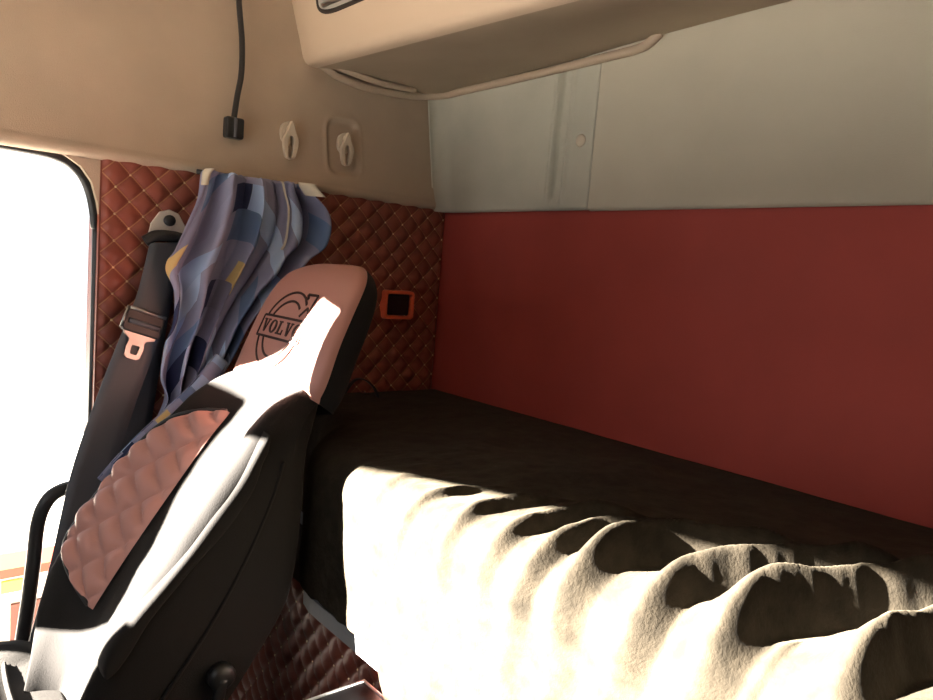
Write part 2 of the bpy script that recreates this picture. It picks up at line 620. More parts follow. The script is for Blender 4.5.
o = wall_poly('wall_front', [(-0.32, -0.05), (2.40, -0.05), (2.40, 2.08), (-0.32, 2.08)], [SUN_MASK], 'y', -1.95, 0.03, M['dash'])
tag(o, 'unseen dark front of the cab, its opening shaped to mask the sun', 'wall', kind='structure')
box('trim_8', (-0.09, -1.95, -0.05), (0.0, -0.97, 0.16), M['doorpaint'])
tag(bpy.data.objects['trim_8'], 'dark door sill under the door opening', 'sill', kind='structure')
# unseen open door at the front pillar, made solid to block the sun
dr = box('door_1', (-1.25, -1.99, -0.30), (-0.245, -1.92, 2.05), M['doorpaint'], bev=0.02)
tag(dr, 'unseen cab door standing wide open, made solid to block the sun', 'door', kind='structure')


# ------------------------------------------------------------------ bunk and its cover
def bed_front(x):
    """plan outline of the bunk front: narrows behind the seat"""
    return interp([(0.0, -0.47), (0.2, -0.50), (0.34, -0.56), (0.43, -0.64), (0.50, -0.688), (0.57, -0.702), (2.40, -0.702)], x)


bunk = empty('bunk_bed', (1.2, -0.35, 0.0))
tag(bunk, 'built-in bunk bed with quilted red-brown front along the red rear wall', 'bunk')
bf = quilt_panel('base_front', 0.03, 2.34, 0.0, 0.556, lambda u, v, d: (u, -0.655 - d, v), 0.057, 0.066, 0.526, 0.5105, 0.010, 0.0055, [M['quilt_base'], M['stud']])
bf.parent = bunk
bf.matrix_parent_inverse = bunk.matrix_basis.inverted()
box('base', (0.02, -0.652, 0.0), (2.34, -0.004, 0.55), M['doorpaint'], bunk)
# board under the mattress
V, F = [], []
xs = [0.03 + 0.04 * k for k in range(58)]
for z in (0.556, 0.588):
    V += [(x, bed_front(x) - 0.002, z) for x in xs] + [(x, -0.005, z) for x in xs]
n = len(xs)
for i in range(n - 1):
    F += [(i, i + 1, 2 * n + i + 1, 2 * n + i), (n + i, n + i + 1, 3 * n + i + 1, 3 * n + i), (i, i + 1, n + i + 1, n + i), (2 * n + i, 2 * n + i + 1, 3 * n + i + 1, 3 * n + i)]
F += [(0, n, 3 * n, 2 * n), (n - 1, 2 * n - 1, 4 * n - 1, 3 * n - 1)]
o = from_data('bed_board', V, F, M['greyboard'], bunk, smooth=False)
o['label'] = 'grey board edge under the mattress'
V, F = [], []
for z in (0.589, 0.84):
    V += [(x, bed_front(x) + 0.03, z) for x in xs] + [(x, -0.01, z) for x in xs]
F = []
for i in range(n - 1):
    F += [(i, i + 1, 2 * n + i + 1, 2 * n + i), (n + i, n + i + 1, 3 * n + i + 1, 3 * n + i), (i, i + 1, n + i + 1, n + i), (2 * n + i, 2 * n + i + 1, 3 * n + i + 1, 3 * n + i)]
F += [(0, n, 3 * n, 2 * n), (n - 1, 2 * n - 1, 4 * n - 1, 3 * n - 1)]
from_data('mattress', V, F, M['black'], bunk, smooth=False)

# wrinkles of the cover: crest lines in (x, s); s > 0 on top measured back from the front edge, s < 0 down the front
RIDGES = [   # points, height, width on the door side, width on the far side
    ([(.79, .06), (.775, 0), (.77, -.1), (.775, -.4)], .008, .022, .012),
    ([(.89, .14), (.87, .02), (.845, -.07), (.845, -.12), (.88, -.19), (.90, -.4)], .012, .022, .009),
    ([(1.00, .20), (.985, .08), (.972, .0), (.965, -.09), (.96, -.4)], .016, .026, .012),
    ([(1.12, .26), (1.085, .15), (1.07, .02), (1.055, -.06), (1.04, -.4)], .026, .034, .015),
    ([(1.26, .28), (1.21, .19), (1.165, .10), (1.15, .0), (1.118, -.08), (1.10, -.4)], .036, .034, .016),
    ([(1.37, .32), (1.30, .20), (1.243, .116), (1.222, .01), (1.205, -.08), (1.19, -.4)], .050, .040, .019),
    ([(1.47, .36), (1.405, .22), (1.356, .087), (1.322, -.005), (1.285, -.12), (1.26, -.4)], .058, .046, .021),
    ([(1.59, .46), (1.515, .30), (1.473, .20), (1.438, .09), (1.414, 0), (1.385, -.12), (1.36, -.4)], .062, .050, .024),
    ([(1.66, .40), (1.60, .29), (1.558, .167), (1.532, 0), (1.51, -.12), (1.48, -.4)], .056, .050, .024),
    ([(1.76, .36), (1.69, .15), (1.66, 0), (1.63, -.3)], .040, .05, .03),
    ([(1.90, .36), (1.82, .12), (1.80, 0), (1.77, -.3)], .034, .05, .03),
    ([(1.465, .06), (1.455, .0), (1.43, -.10)], .014, .014, .010),
    ([(1.355, -.03), (1.335, -.10), (1.31, -.3)], .014, .014, .008),
]
RID = []
for pts, h, w, wr in RIDGES:
    tab = sorted([(s, x) for x, s in pts])
    RID.append((tab, h, w, wr, tab[0][0], tab[-1][0]))


def wrinkle(x, s):
    d = 0.0
    for tab, h, w, wr, s0, s1 in RID:
        if s < s0 - 0.06 or s > s1 + 0.06:
            continue
        xc = interp(tab, s) + 0.005 * fbm(s * 16, h * 100)
        fade = sstep(s1 + 0.05, s1 - 0.09, s) if True else 1
        fade *= 1 - 0.80 * sstep(0.045, -0.09, s)
        t = (x - xc)
        fr = 1 - 0.45 * sstep(-0.03, -0.15, s)
        ww = w * .72 * fr if t < 0 else wr * (.64 + .75 * sstep(0.05, -0.04, s))       # the side away from the door is steeper
        d = max(d, 1.25 * h * fade * math.exp(-abs(t / ww) ** (1.35 if t < 0 else 2.2)) * (0.92 + 0.16 * fbm(s * 6, h * 77)))
    amp = sstep(0.45, 0.0, s)
    d += 0.0045 * fbm(x * 7, s * 4, 3) * (0.5 + amp)
    d += 0.0020 * fbm(x * 24, s * 12, 9) * amp
    d += 0.0006 * fbm(x * 70, s * 50, 5) * amp
    d += 0.010 * sstep(0.05, 0.3, s) * fbm(x * 3.2 + 2, s * 4.0, 1)
    return d


def hem(x):
    return -0.262 - 0.085 * sstep(0.79, 0.85, x) - 0.006 * fbm(x * 20, 0.3)


RC = 0.05      # rounding of the mattress edge


def cover(u, v):
    x = 0.02 + 2.30 * u
    yf = bed_front(x)
    top_len = -0.006 - yf
    s0 = hem(x)
    s = s0 + (top_len - s0) * v
    # base point and normal on the rounded section
    q = RC * math.pi / 4
    if s > q:
        k = yf + RC + (s - q)
        p, nrm = Vector((x, min(k, -0.006), 0.875)), Vector((0, 0, 1))
    elif s > -q:
        a = (s + q) / (2 * q) * math.pi / 2
        p = Vector((x, yf + RC - RC * math.cos(a), 0.875 - RC + RC * math.sin(a)))
        nrm = Vector((0, -math.cos(a), math.sin(a)))
    else:
        p, nrm = Vector((x, yf, 0.875 - RC + (s + q))), Vector((0, -1, 0))
    wall_fade = sstep(0, 0.12, top_len - s)
    w = wrinkle(x, s) * sstep(0.5, 0.68, x) + 0.003 * fbm(x * 9, s * 9)
    left_fade = sstep(0.0, 0.10, u)
    p = p + nrm * (0.010 + w * (0.15 + 0.85 * wall_fade) + 0.004)
    return p


cv = grid('bedspread', 640, 210, cover, M['velvet'])
tag(cv, 'rumpled black velvet bedspread draped over the bunk mattress', 'bedspread')

# small black storage box on the floor in front of the bunk
bx = empty('storage_box', (0.92, -0.85, 0.0))
tag(bx, 'black storage box with light edging on the floor below the bedspread', 'box')
box('body', (0.745, -1.00, 0.0), (1.12, -0.692, 0.488), M['plastic'], bx, 0.008)
box('lid', (0.738, -1.007, 0.488), (1.127, -0.688, 0.500), M['plastic'], bx, 0.004)
V, F = tube_data([(0.737, -1.0, 0.499), (0.737, -0.687, 0.499), (1.127, -0.687, 0.499)], 0.004, 6)
o = from_data('edge_trim', V, F, M['trimwhite'], bx)
o['label'] = 'light edging strip'

# ------------------------------------------------------------------ the seat
SK = 1.08
SO = Vector((0.388, -1.067, 0.599))
SB = Vector((0, 0.554, 0.832)).normalized()
SN = Vector((0, -SB.z, SB.y))


def sp(a, b, c):
    return SO + (Vector((a, 0, 0)) + SB * b + SN * c) * SK


seat = empty('cab_seat', (0.39, -1.2, 0.0))
tag(seat, 'reclined cab seat in black velour with chestnut leather headrest', 'seat')

W_T = [(-0.22, .180), (-0.1, .188), (0, .194), (.2, .197), (.32, .197), (.38, .192), (.42, .180), (.45, .168), (.485, .150), (.505, .10)]
WL_T = [(-0.22, .01), (-0.16, .045), (-0.10, .115), (-.05, .162), (0, .180), (.1, .187), (.19, .180), (.28, .150), (.34, .125), (.40, .118), (.45, .12), (.485, .10), (.505, .06)]
CB_T = [(-0.22, -.20), (-0.1, -.235), (0, -.245), (.1, -.245), (.17, -.235), (.27, -.187), (.39, -.115), (.505, -.095)]


def cfront(t, b):
    """front profile of the backrest across t = a / half width"""
    base = interp([(-1.0, .0), (-.88, .028), (-.5, .004), (-.15, -.020), (.2, -.024), (.6, -.004), (.86, .012), (1.0, -.012)], t)
    k = sstep(.48, .37, b)
    low = interp([(-.22, -.05), (-.1, -.02), (0, 0), (.3, 0), (.40, -.010), (.46, -.028), (.485, -.045), (.505, -.07)], b)
    return base * (0.25 + 0.75 * k) + low


def backrest_ring(b):
    w, cb = interp(W_T, b), interp(CB_T, b)
    pts = []
    wl = interp(WL_T, b)
    for t in (-.97, -.88, -.7, -.5, -.3, -.1, .1, .3, .5, .7, .86, .96):
        pts.append((t * (wl if t < 0 else w), cfront(t, b)))
    f = cfront(1.0, b)
    d = f - cb
    pts += [(w * 1.0, f - .03), (w * 1.0, f - d * .45), (w * .97, cb + .045), (w * .88, cb + .012), (w * .5, cb), (0, cb), (-wl * .5, cb), (-wl * .88, cb + .012), (-wl * .97, cb + .045), (-wl, f - d * .45), (-wl * 1.0, f - .025)]
    return [(p.x, p.y) for p in catmull([Vector((x, y, 0)) for x, y in pts], 4, True)]


bs = [-0.22 + 0.725 * k / 62 for k in range(63)]
V, F = [], []
for b in bs:
    for (a, c) in backrest_ring(b):
        wob = 0.0025 * fbm(a * 16, b * 14, c * 10)
        V.append(sp(a, b, c + wob))
n = len(V) // len(bs)
for j in range(len(bs) - 1):
    for i in range(n):
        F.append((j * n + i, j * n + (i + 1) % n, (j + 1) * n + (i + 1) % n, (j + 1) * n + i))
F.append(tuple(range(n)))
F.append(tuple((len(bs) - 1) * n + i for i in range(n)))
from_data('backrest', V, F, M['black'], seat)

# quilted leather insert on the inner slope of the backrest
PL = [(-.012, -.03), (0, -.085), (.02, -.130), (.05, -.160), (.10, -.170), (.19, -.163), (.28, -.130), (.34, -.088), (.375, -.05), (.39, -.02)]


def panel_pt(u, b, lift):
    al, ar = interp(PL, b), -0.012
    a = al + (ar - al) * u
    w = interp(WL_T if a < 0 else W_T, b)
    return sp(a, b, cfront(a / w, b) + lift), a


NB = 90
NU = 40
V, F = [], []
for j in range(NB):
    b = -.012 + (.39 + .012) * j / (NB - 1)
    for i in range(NU):
        u = i / (NU - 1)
        _, a = panel_pt(u, b, 0)
        edge = min(u, 1 - u) * abs(interp(PL, b) + .012)
        q = quilt_h(a + .35 * b, b - .1, .078, .072, 0.014) * sstep(0, .012, edge)
        V.append(panel_pt(u, b, 0.0045 + q)[0])
for j in range(NB - 1):
    for i in range(NU - 1):
        F.append((j * NU + i, j * NU + i + 1, (j + 1) * NU + i + 1, (j + 1) * NU + i))
qp = from_data('quilted_insert', V, F, M['leather'], seat)
qp['label'] = 'quilted chestnut leather insert on the backrest'
path = [panel_pt(0, -.012 + .402 * k / 50, .006)[0] for k in range(51)]
tube('piping', path, .0042, M['plastic'], qp, 8)

# headrest: leather front and top, black velour sides and back
HW = [(.43, .155), (.46, .165), (.55, .168), (.64, .164), (.695, .150), (.725, .122), (.748, .075), (.757, .02)]
HF = [(.43, -.048), (.445, -.036), (.55, -.012), (.64, .002), (.70, -.002), (.738, -.022), (.757, -.045)]
HB = [(.41, -.125), (.5, -.112), (.6, -.094), (.69, -.074), (.738, -.060), (.757, -.05)]
HC = 0.012


def head_ring(b, n=72):
    w, f, k = interp(HW, b), interp(HF, b), interp(HB, b)
    m, h = (f + k) / 2, (f - k) / 2
    out = []
    for i in range(n):
        a = 2 * math.pi * (i + .5) / n
        ca, sa = math.cos(a), math.sin(a)
        e = 2 / 4.6
        out.append((HC + w * math.copysign(abs(ca) ** e, ca), m + h * math.copysign(abs(sa) ** e, sa)))
    return out


def head_front(a, b):
    w, f, k = interp(HW, b), interp(HF, b), interp(HB, b)
    t = min(1.0, abs(a - HC) / w)
    return (f + k) / 2 + (f - k) / 2 * (1 - t ** 4.6) ** (1 / 4.6)


hb = [.43 + .327 * (1 - (1 - k / 44) ** 1.5) for k in range(45)]
V, F1, F2 = [], [], []
n = 96
for b in hb:
    V += [sp(a, b + .045 * sstep(-.03, .15, a) * (1 - sstep(.43, .60, b)), c) for a, c in head_ring(b, n)]
for j in range(len(hb) - 1):
    bm_ = (hb[j] + hb[j + 1]) / 2
    for i in range(n):
        q = (j * n + i, j * n + (i + 1) % n, (j + 1) * n + (i + 1) % n, (j + 1) * n + i)
        ang = 2 * math.pi * (i + 1.0) / n
        sa, ca = math.sin(ang), math.cos(ang)
        thr = 0.10
        (F1 if sa > thr else F2).append(q)
F1.append(tuple((len(hb) - 1) * n + i for i in range(n)))
hr = from_data('headrest', V, F1, M['leather'], seat)
hr['label'] = 'chestnut leather headrest front with embossed round emblem'
hs = from_data('headrest_side', V, F2, M['black'], seat)
hs['label'] = 'black velour side and back of the headrest'
for o in (hr, hs):
    bm = bmesh.new()
    bm.from_mesh(o.data)
    bmesh.ops.delete(bm, geom=[v for v in bm.verts if not v.link_faces], context='VERTS')
    bm.to_mesh(o.data)
    bm.free()


# emblem: ring with arrow, crossbar and lettering, embossed on the headrest
def stroke(polys, lift=0.0018):
    """polys: list of point loops in (a, b) -> thin raised prisms following the headrest front"""
    V, F = [], []
    for lp in polys:
        k = len(lp)
        base = len(V)
        for dz in (0.0, lift):
            for a, b in lp:
                V.append(sp(a, b, head_front(a, b) + dz - 0.0004))
        F.append(tuple(base + i for i in range(k)))
        F.append(tuple(base + k + i for i in range(k)))
        for i in range(k):
            F.append((base + i, base + (i + 1) % k, base + k + (i + 1) % k, base + k + i))
    return V, F


def line(p0, p1, w, n=8):
    (a0, b0), (a1, b1) = p0, p1
    L = math.hypot(a1 - a0, b1 - b0)
    nx, ny = -(b1 - b0) / L * w / 2, (a1 - a0) / L * w / 2
    out = []
    for k in range(n):
        t0, t1 = k / n, (k + 1) / n
        q = [(a0 + (a1 - a0) * t, b0 + (b1 - b0) * t) for t in (t0, t1)]
        out.append([(q[0][0] + nx, q[0][1] + ny), (q[1][0] + nx, q[1][1] + ny), (q[1][0] - nx, q[1][1] - ny), (q[0][0] - nx, q[0][1] - ny)])
    return out


def arc(c, rx, ry, t0, t1, w, n=40):
    out = []
    for k in range(n):
        a0, a1 = math.radians(t0 + (t1 - t0) * k / n), math.radians(t0 + (t1 - t0) * (k + 1) / n)
        out.append([(c[0] + (rx + s * w / 2) * math.cos(a), c[1] + (ry + s * w / 2) * math.sin(a)) for a, s in ((a0, 1), (a1, 1), (a1, -1), (a0, -1))])
    return out


EC = (0.000, 0.573)
P = []
P += arc(EC, .078, .078, 62, 165, .0045) + arc(EC, .058, .058, 50, 158, .0045)
P += arc(EC, .078, .078, 195, 372, .0045, 60) + arc(EC, .058, .058, 202, 360, .0045, 60)
P += line((-.088, .595), (.086, .595), .0045) + line((-.088, .552), (.086, .552), .0045)
P += line((-.088, .595), (-.088, .552), .0045, 2) + line((.086, .595), (.086, .552), .0045, 2)
# arrow at the upper right
P += line((.037, .643), (.055, .628), .005, 3) + line((.078, .650), (.040, .650), .005, 4) + line((.078, .650), (.076, .612), .005, 4)
P += line((.040, .650), (.050, .640), .005, 2) + line((.076, .612), (.065, .622), .005, 2) + line((.065, .622), (.048, .603), .0045, 3)
V, F = stroke(P)
from_data('emblem', V, F, M['emboss'], hr, smooth=False)

LET = {
    'V': [[(.08, 1), (.33, 1), (.60, 0), (.42, 0)], [(.77, 1), (.90, 1), (.60, 0), (.50, 0)], [(0, 1), (.42, 1), (.42, .9), (0, .9)], [(.65, 1), (1, 1), (1, .9), (.65, .9)]],
    'L': [[(.14, 0), (.38, 0), (.38, 1), (.14, 1)], [(0, .9), (.54, .9), (.54, 1), (0, 1)], [(0, 0), (.95, 0), (.95, .12), (0, .12)], [(.82, .1), (.95, .1), (.95, .38), (.87, .38)]],
}
LET['O'] = [[(.5 + .5 * math.cos(a0), .5 + .52 * math.sin(a0)), (.5 + .5 * math.cos(a1), .5 + .52 * math.sin(a1)),
             (.5 + .26 * math.cos(a1), .5 + .40 * math.sin(a1)), (.5 + .26 * math.cos(a0), .5 + .40 * math.sin(a0))]
            for a0, a1 in [(2 * math.pi * k / 20, 2 * math.pi * (k + 1) / 20) for k in range(20)]]
P = []
x = -.079
for ch in 'VOLVO':
    wd = .0275 if ch != 'L' else .0255
    for lp in LET[ch]:
        P.append([(x + px * wd, .5605 + py * .027) for px, py in lp])
    x += wd + .0052
V, F = stroke(P)
from_data('lettering', V, F, M['emboss'], hr, smooth=False)

# folded-up armrest along the right flank
AL = [(.385, -.004, .001), (.36, -.018, .000), (.338, -.022, -.002), (.29, -.036, -.006), (.225, -.034, -.002), (.166, -.022, .002), (.104, -.012, .010), (.053, -.006, .018), (.007, -.008, .022), (-.025, -.006, .016), (-.038, .0, .008)]
V, F = [], []
n = 20
rows = catmull([Vector(r) for r in AL], 5)
for r in rows:
    b, c0, c1 = r
    for i in range(n):
        t = 2 * math.pi * i / n
        hw = .022
        V.append(sp(.178 + hw * math.copysign(abs(math.cos(t)) ** .45, math.cos(t)), b, (c0 + c1) / 2 - .004 + (c1 - c0) / 2 * 1.15 * math.copysign(abs(math.sin(t)) ** .8, math.sin(t))))
for j in range(len(rows) - 1):
    for i in range(n):
        F.append((j * n + i, j * n + (i + 1) % n, (j + 1) * n + (i + 1) % n, (j + 1) * n + i))
F.append(tuple(range(n)))
F.append(tuple((len(rows) - 1) * n + i for i in range(n)))
from_data('armrest', V, F, M['black'], seat)
# piping seam of the side panel and recline knob
path = [sp(.197, b, c) for b, c in ((.36, -.055), (.30, -.075), (.2, -.095), (.1, -.105), (0, -.105), (-.1, -.10))]
tube('side_seam', catmull(path, 6), .0035, M['black'], seat, 8)
kn = sp(.2, .018, -.171)
tube('recline_knob', [kn + Vector((-.005, 0, 0)), kn + Vector((.012, 0, 0)), kn + Vector((.018, 0, 0))], lambda t: .024 if t < .9 else .016, M['plastic'], seat, 16)
tube('knob_lever', catmull([kn + Vector((.010, 0, .0)), kn + Vector((.012, -.01, -.05)), kn + Vector((.012, -.015, -.09))], 5), .011, M['plastic'], seat, 10)


# seat cushion and pedestal
def cushion(u, v):
    a = 2 * math.pi * u
    ca, sa = math.cos(a), math.sin(a)
    e = .45
    k = [(0.0, .26, .0), (.12, .26, .85), (.3, .275, .97), (.6, .33, 1.0), (.8, .405, .98), (.93, .435, .92), (1, .45, .0)]
    z = interp([(q[0], q[1]) for q in k], v)
    s = interp([(q[0], q[2]) for q in k], v)
    s = max(0.0, min(1.0, s))
    x = .385 + .24 * s * math.copysign(abs(ca) ** e, ca)
    y = -1.34 + .25 * s * math.copysign(abs(sa) ** e, sa)
    return Vector((x, y, z + .02 * sstep(.6, 1.0, abs(x - .385) / .24) * sstep(.5, .8, v) + .004 * fbm(x * 14, y * 14)))


grid('cushion', 64, 30, cushion, M['black'], seat, closed_u=True)
box('pedestal', (.21, -1.5, .0), (.56, -1.12, .28), M['plastic'], seat, .015)
tube('cushion_piping', [sp(a, -.18, .012 - .02 * (a / .2) ** 2) for a in [-.19 + .38 * k / 16 for k in range(17)]], .005, M['black'], seat, 8)

# ------------------------------------------------------------------ seat belt
belt = empty('seat_belt', (.02, -.83, 1.31))
tag(belt, 'black seat belt hanging from a metal anchor on the quilted pillar', 'seat belt')


def strap(name, pts, wid, th, m, parent, n=10):
    """flat webbing along pts; wid = list of width direction vectors"""
    C_ = catmull(pts, n)
    D_ = catmull(wid, n)
    V, F = [], []
    for i, p in enumerate(C_):
        t = (C_[min(i + 1, len(C_) - 1)] - C_[max(i - 1, 0)]).normalized()
        d = D_[i]
        nn = t.cross(d.normalized()).normalized()
        for sx, sy in ((-1, -1), (-.5, -1.3), (.5, -1.3), (1, -1), (1, 1), (.5, 1.3), (-.5, 1.3), (-1, 1)):
            V.append(p + d * (.5 * sx) + nn * (th / 2 * sy))
    k = 8
    for i in range(len(C_) - 1):
        for j in range(k):
            F.append((i * k + j, i * k + (j + 1) % k, (i + 1) * k + (j + 1) % k, (i + 1) * k + j))
    F.append(tuple(range(k)))
    F.append(tuple((len(C_) - 1) * k + j for j in range(k)))
    return from_data(name, V, F, m, parent)


wdir = lambda y, z=0.0, x=0.0: Vector((x, y, z))
strap('webbing', [(.034, -.838, 1.270), (.036, -.846, 1.235), (.046, -.866, 1.145), (.066, -.892, 1.075), (.085, -.945, .93), (.10, -.999, .758), (.112, -1.041, .571), (.118, -1.077, .452), (.12, -1.112, .32)],
      [wdir(.076, .008), wdir(.074, .006), wdir(.074, -.010), wdir(.078, -.012, .006), wdir(.078, -.016, .01), wdir(.078, -.016, .012), wdir(.070, -.016, .006), wdir(.056, -.012, .0), wdir(.048, -.01, .0)], .003, M['web'], belt)
o = strap('retractor_webbing', [(.022, -.838, 1.262), (.018, -.850, 1.15), (.017, -.864, 1.05), (.017, -.876, .95), (.016, -.892, .82), (.016, -.93, .62), (.016, -.95, .45)],
          [wdir(.07)] * 7, .003, M['web'], belt)
# anchor plate
c = Vector((.014, -.831, 1.309))
outl = [(-.046, -.030), (-.040, .002), (-.022, .030), (.0, .038), (.022, .030), (.040, .0), (.046, -.035), (.030, -.036), (.022, -.014), (-.022, -.012), (-.030, -.032)]
V = [(c.x + dx, c.y + a, c.z + b) for dx in (0, .006) for a, b in outl]
k = len(outl)
F = [tuple(range(k)), tuple(range(k, 2 * k))] + [(i, (i + 1) % k, k + (i + 1) % k, k + i) for i in range(k)]
ap = bevel(from_data('anchor_plate', V, F, M['painted'], belt, smooth=False), .002, 2)
ap['label'] = 'pale metal anchor plate'
tube('bolt', [c + Vector((.004, 0, .012)), c + Vector((.014, 0, .012)), c + Vector((.017, 0, .012))], lambda t: .013 if t < .9 else .009, M['plastic'], ap, 14)
tube('guide_loop', catmull([(.026, -.885, 1.268), (.03, -.862, 1.283), (.032, -.83, 1.285), (.03, -.80, 1.280), (.026, -.785, 1.262)], 6), .013, M['plastic'], belt, 12)
# tongue with plastic sleeve on the front webbing
tn = empty('tongue', (.066, -.89, 1.085))
tn.parent = belt
tn.matrix_parent_inverse = belt.matrix_basis.inverted()
ct = Vector((.068, -.894, 1.085))
ud, vd = Vector((.0, .94, -.30)).normalized(), Vector((.10, -.30, -.94)).normalized()
nd = ud.cross(vd).normalized()
if nd.x < 0:
    nd = -nd


def tp(a, b, c_):
    return ct + ud * a + vd * b + nd * c_


def plate(name, outl, d0, d1, m, parent, bev=.0015):
    k = len(outl)
    V = [tp(a, b, d) for d in (d0, d1) for a, b in outl]
    F = [tuple(range(k)), tuple(range(k, 2 * k))] + [(i, (i + 1) % k, k + (i + 1) % k, k + i) for i in range(k)]
    return bevel(from_data(name, V, F, m, parent, smooth=False), bev, 2)


def ringplate(name, outer, inner, d0, d1, m, parent):
    k = len(outer)
    V = [tp(a, b, d) for d in (d0, d1) for lp in (outer, inner) for a, b in lp]
    F = []
    for i in range(k):
        j = (i + 1) % k
        F += [(i, j, k + j, k + i), (2 * k + i, 2 * k + j, 3 * k + j, 3 * k + i), (i, j, 2 * k + j, 2 * k + i), (k + i, k + j, 3 * k + j, 3 * k + i)]
    return from_data(name, V, F, m, parent, smooth=False)


plate('sleeve', [(-.044, -.018), (-.040, -.028), (.040, -.028), (.044, -.018), (.046, .02), (.040, .028), (-.040, .028), (-.046, .02)], -.006, .012, M['plastic'], tn, .004)
tube('sleeve_rim', [tp(-.040, -.024, .013), tp(.040, -.024, .013)], .004, M['steel'], tn, 8)
tube('sleeve_slot', [tp(-.034, .004, .013), tp(.034, .004, .013)], .006, M['web'], tn, 8)
tube('sleeve_side', [tp(-.045, -.026, .012), tp(-.047, .024, .012)], .0032, M['steel'], tn, 8)
plate('tongue_plate', [(-.040, .022), (.036, .022), (.034, .034), (.018, .040), (.012, .050), (-.020, .050), (-.022, .042), (-.036, .034)], .004, .008, M['steel'], tn)
ringplate('tongue_eye', [(-.020, .046), (.014, .046), (.016, .060), (.014, .080), (.008, .085), (-.014, .085), (-.020, .080), (-.022, .060)],
          [(-.010, .054), (.006, .054), (.007, .060), (.006, .072), (.004, .075), (-.008, .075), (-.010, .072), (-.011, .060)], .004, .008, M['steel'], tn)

# grab handle in the door opening
o = tube('grab_handle', catmull([(-.03, -1.125, .10), (-.022, -1.109, .30), (-.02, -1.096, .42), (-.02, -1.086, .524), (-.02, -1.079, .615), (-.02, -1.066, .66), (-.02, -1.045, .685), (-.02, -1.01, .695), (-.02, -.968, .692)], 8), .0155, M['plastic'], seg=14)
tag(o, 'curved black grab handle in the open doorway behind the seat belt', 'handle')

# ------------------------------------------------------------------ curtain
CTS = [(-.775, -.53), (-.785, -.522), (-.80, -.512), (-.820, -.515), (-.833, -.53), (-.844, -.556), (-.850, -.60), (-.853, -.645), (-.858, -.684), (-.862, -.714), (-.864, -.756), (-.872, -.792), (-.890, -.824)]
CT = [  # height, rear end y, front end y (y left in the photo first)
    (1.443, -.775, -.530), (1.427, -.782, -.522), (1.370, -.796, -.468), (1.300, -.826, -.470), (1.255, -.846, -.520), (1.212, -.862, -.552), (1.160, -.842, -.612),
    (1.095, -.842, -.657), (1.035, -.860, -.684), (.970, -.868, -.714), (.912, -.850, -.756), (.862, -.868, -.792), (.838, -.890, -.824)]


def curtain_pt(u, v, off=0.0):
    k = v * (len(CT) - 1)
    i = min(int(k), len(CT) - 2)
    zs_ = [(j, c_[0]) for j, c_ in enumerate(CT)]
    z = interp(zs_, k)
    y0 = interp([(j, c_[0]) for j, c_ in enumerate(CTS)], k)
    y1 = interp([(j, c_[1]) for j, c_ in enumerate(CTS)], k)
    e0 = interp([(j, c_[1] - d_[0]) for j, (c_, d_) in enumerate(zip(CT, CTS))], k) * (1 - u) ** 3
    e1 = interp([(j, c_[2] - d_[1]) for j, (c_, d_) in enumerate(zip(CT, CTS))], k) * u ** 4
    w_ = u + .055 * math.sin(5.2 * u + 1.6 * v) + .05 * math.sin(2.2 * v + 9 * u) * (1 - u)
    ph = w_ * math.pi * 4.6 + .5 * v
    prof_ = 1.7 * abs(math.sin(ph)) ** .8 - .9
    small = .35 * math.sin(w_ * math.pi * 13 + 3 * v) * (1 - .5 * v)
    amp = .042 * (0.55 + .45 * sstep(0, .3, v)) * (1 - .15 * v)
    x = .085 + amp * (prof_ + small)
    yu = u + .035 * math.sin(2 * ph + .8) * math.sin(math.pi * u)
    y = y0 + (y1 - y0) * yu + e0 + e1
    x += .014 * fbm(u * 4, v * 5, 2)
    z += .012 * math.sin(ph) * sstep(.75, 1, v)
    return Vector((max(x, .070 - .035 * u) + off, y, z + .004 * fbm(u * 9, v * 6)))


cu = empty('curtain', (.08, -.66, 1.44))
tag(cu, 'gathered blue-grey patchwork curtain hanging beside the headrest', 'curtain')
grid('curtain_cloth', 200, 120, curtain_pt, M['curtain'], cu, thick=.0015, uv=lambda u, v: (u * .95 + .10 * v, v * .62 + .16 * math.sin(u * 4)))
# hem rolled into a tail that tucks down behind the backrest
tail = catmull([(.13, -.735, 1.01), (.135, -.785, .95), (.135, -.845, .892), (.13, -.90, .84), (.12, -.945, .79), (.11, -.982, .742)], 8)
V, F = tube_data(tail, lambda t: .020 - .009 * t, 14, flat=(1.0, .7))
me = bpy.data.meshes.new('curtain_tail')
me.from_pydata([tuple(p) for p in V], [], F)
lay = me.uv_layers.new(name='UVMap')
for lp in me.loops:
    lay.data[lp.index].uv = (.30 + (lp.vertex_index % 14) / 60, .1 + (lp.vertex_index // 14) / 60)
me.update()
link('curtain_tail', me, M['curtain'], cu)
# pale lining turned out at both upper corners
ln = grid('lining', 8, 26, lambda u, v: curtain_pt(.955 + .05 * u, .10 * v + .01) + Vector((.016, -.012 + .024 * u, .004)), M['lining'], cu, thick=.002)
ln['label'] = 'cream lining turned out at the edge'
ln2 = grid('lining', 8, 22, lambda u, v: curtain_pt(.045 * u, .12 * v) + Vector((.012, 0, .002)), M['lining'], cu, thick=.002)
ln2['label'] = 'cream lining turned out at the edge'
ln3 = grid('lining', 6, 30, lambda u, v: curtain_pt(.70 + .02 * u + .03 * v, .03 + .26 * v) + Vector((.014, 0, 0)), M['lining'], cu, thick=.002)
ln3['label'] = 'cream lining showing between two folds'
tube('curtain_rail', [(.03, -.775, 1.442), (.03, -.50, 1.444)], .006, M['plastic'], cu, 8)

# ------------------------------------------------------------------ overhead cabinet
cab = empty('overhead_cabinet', (1.1, -.24, 1.80))
tag(cab, 'beige overhead storage cabinet across the top of the rear wall', 'cabinet')


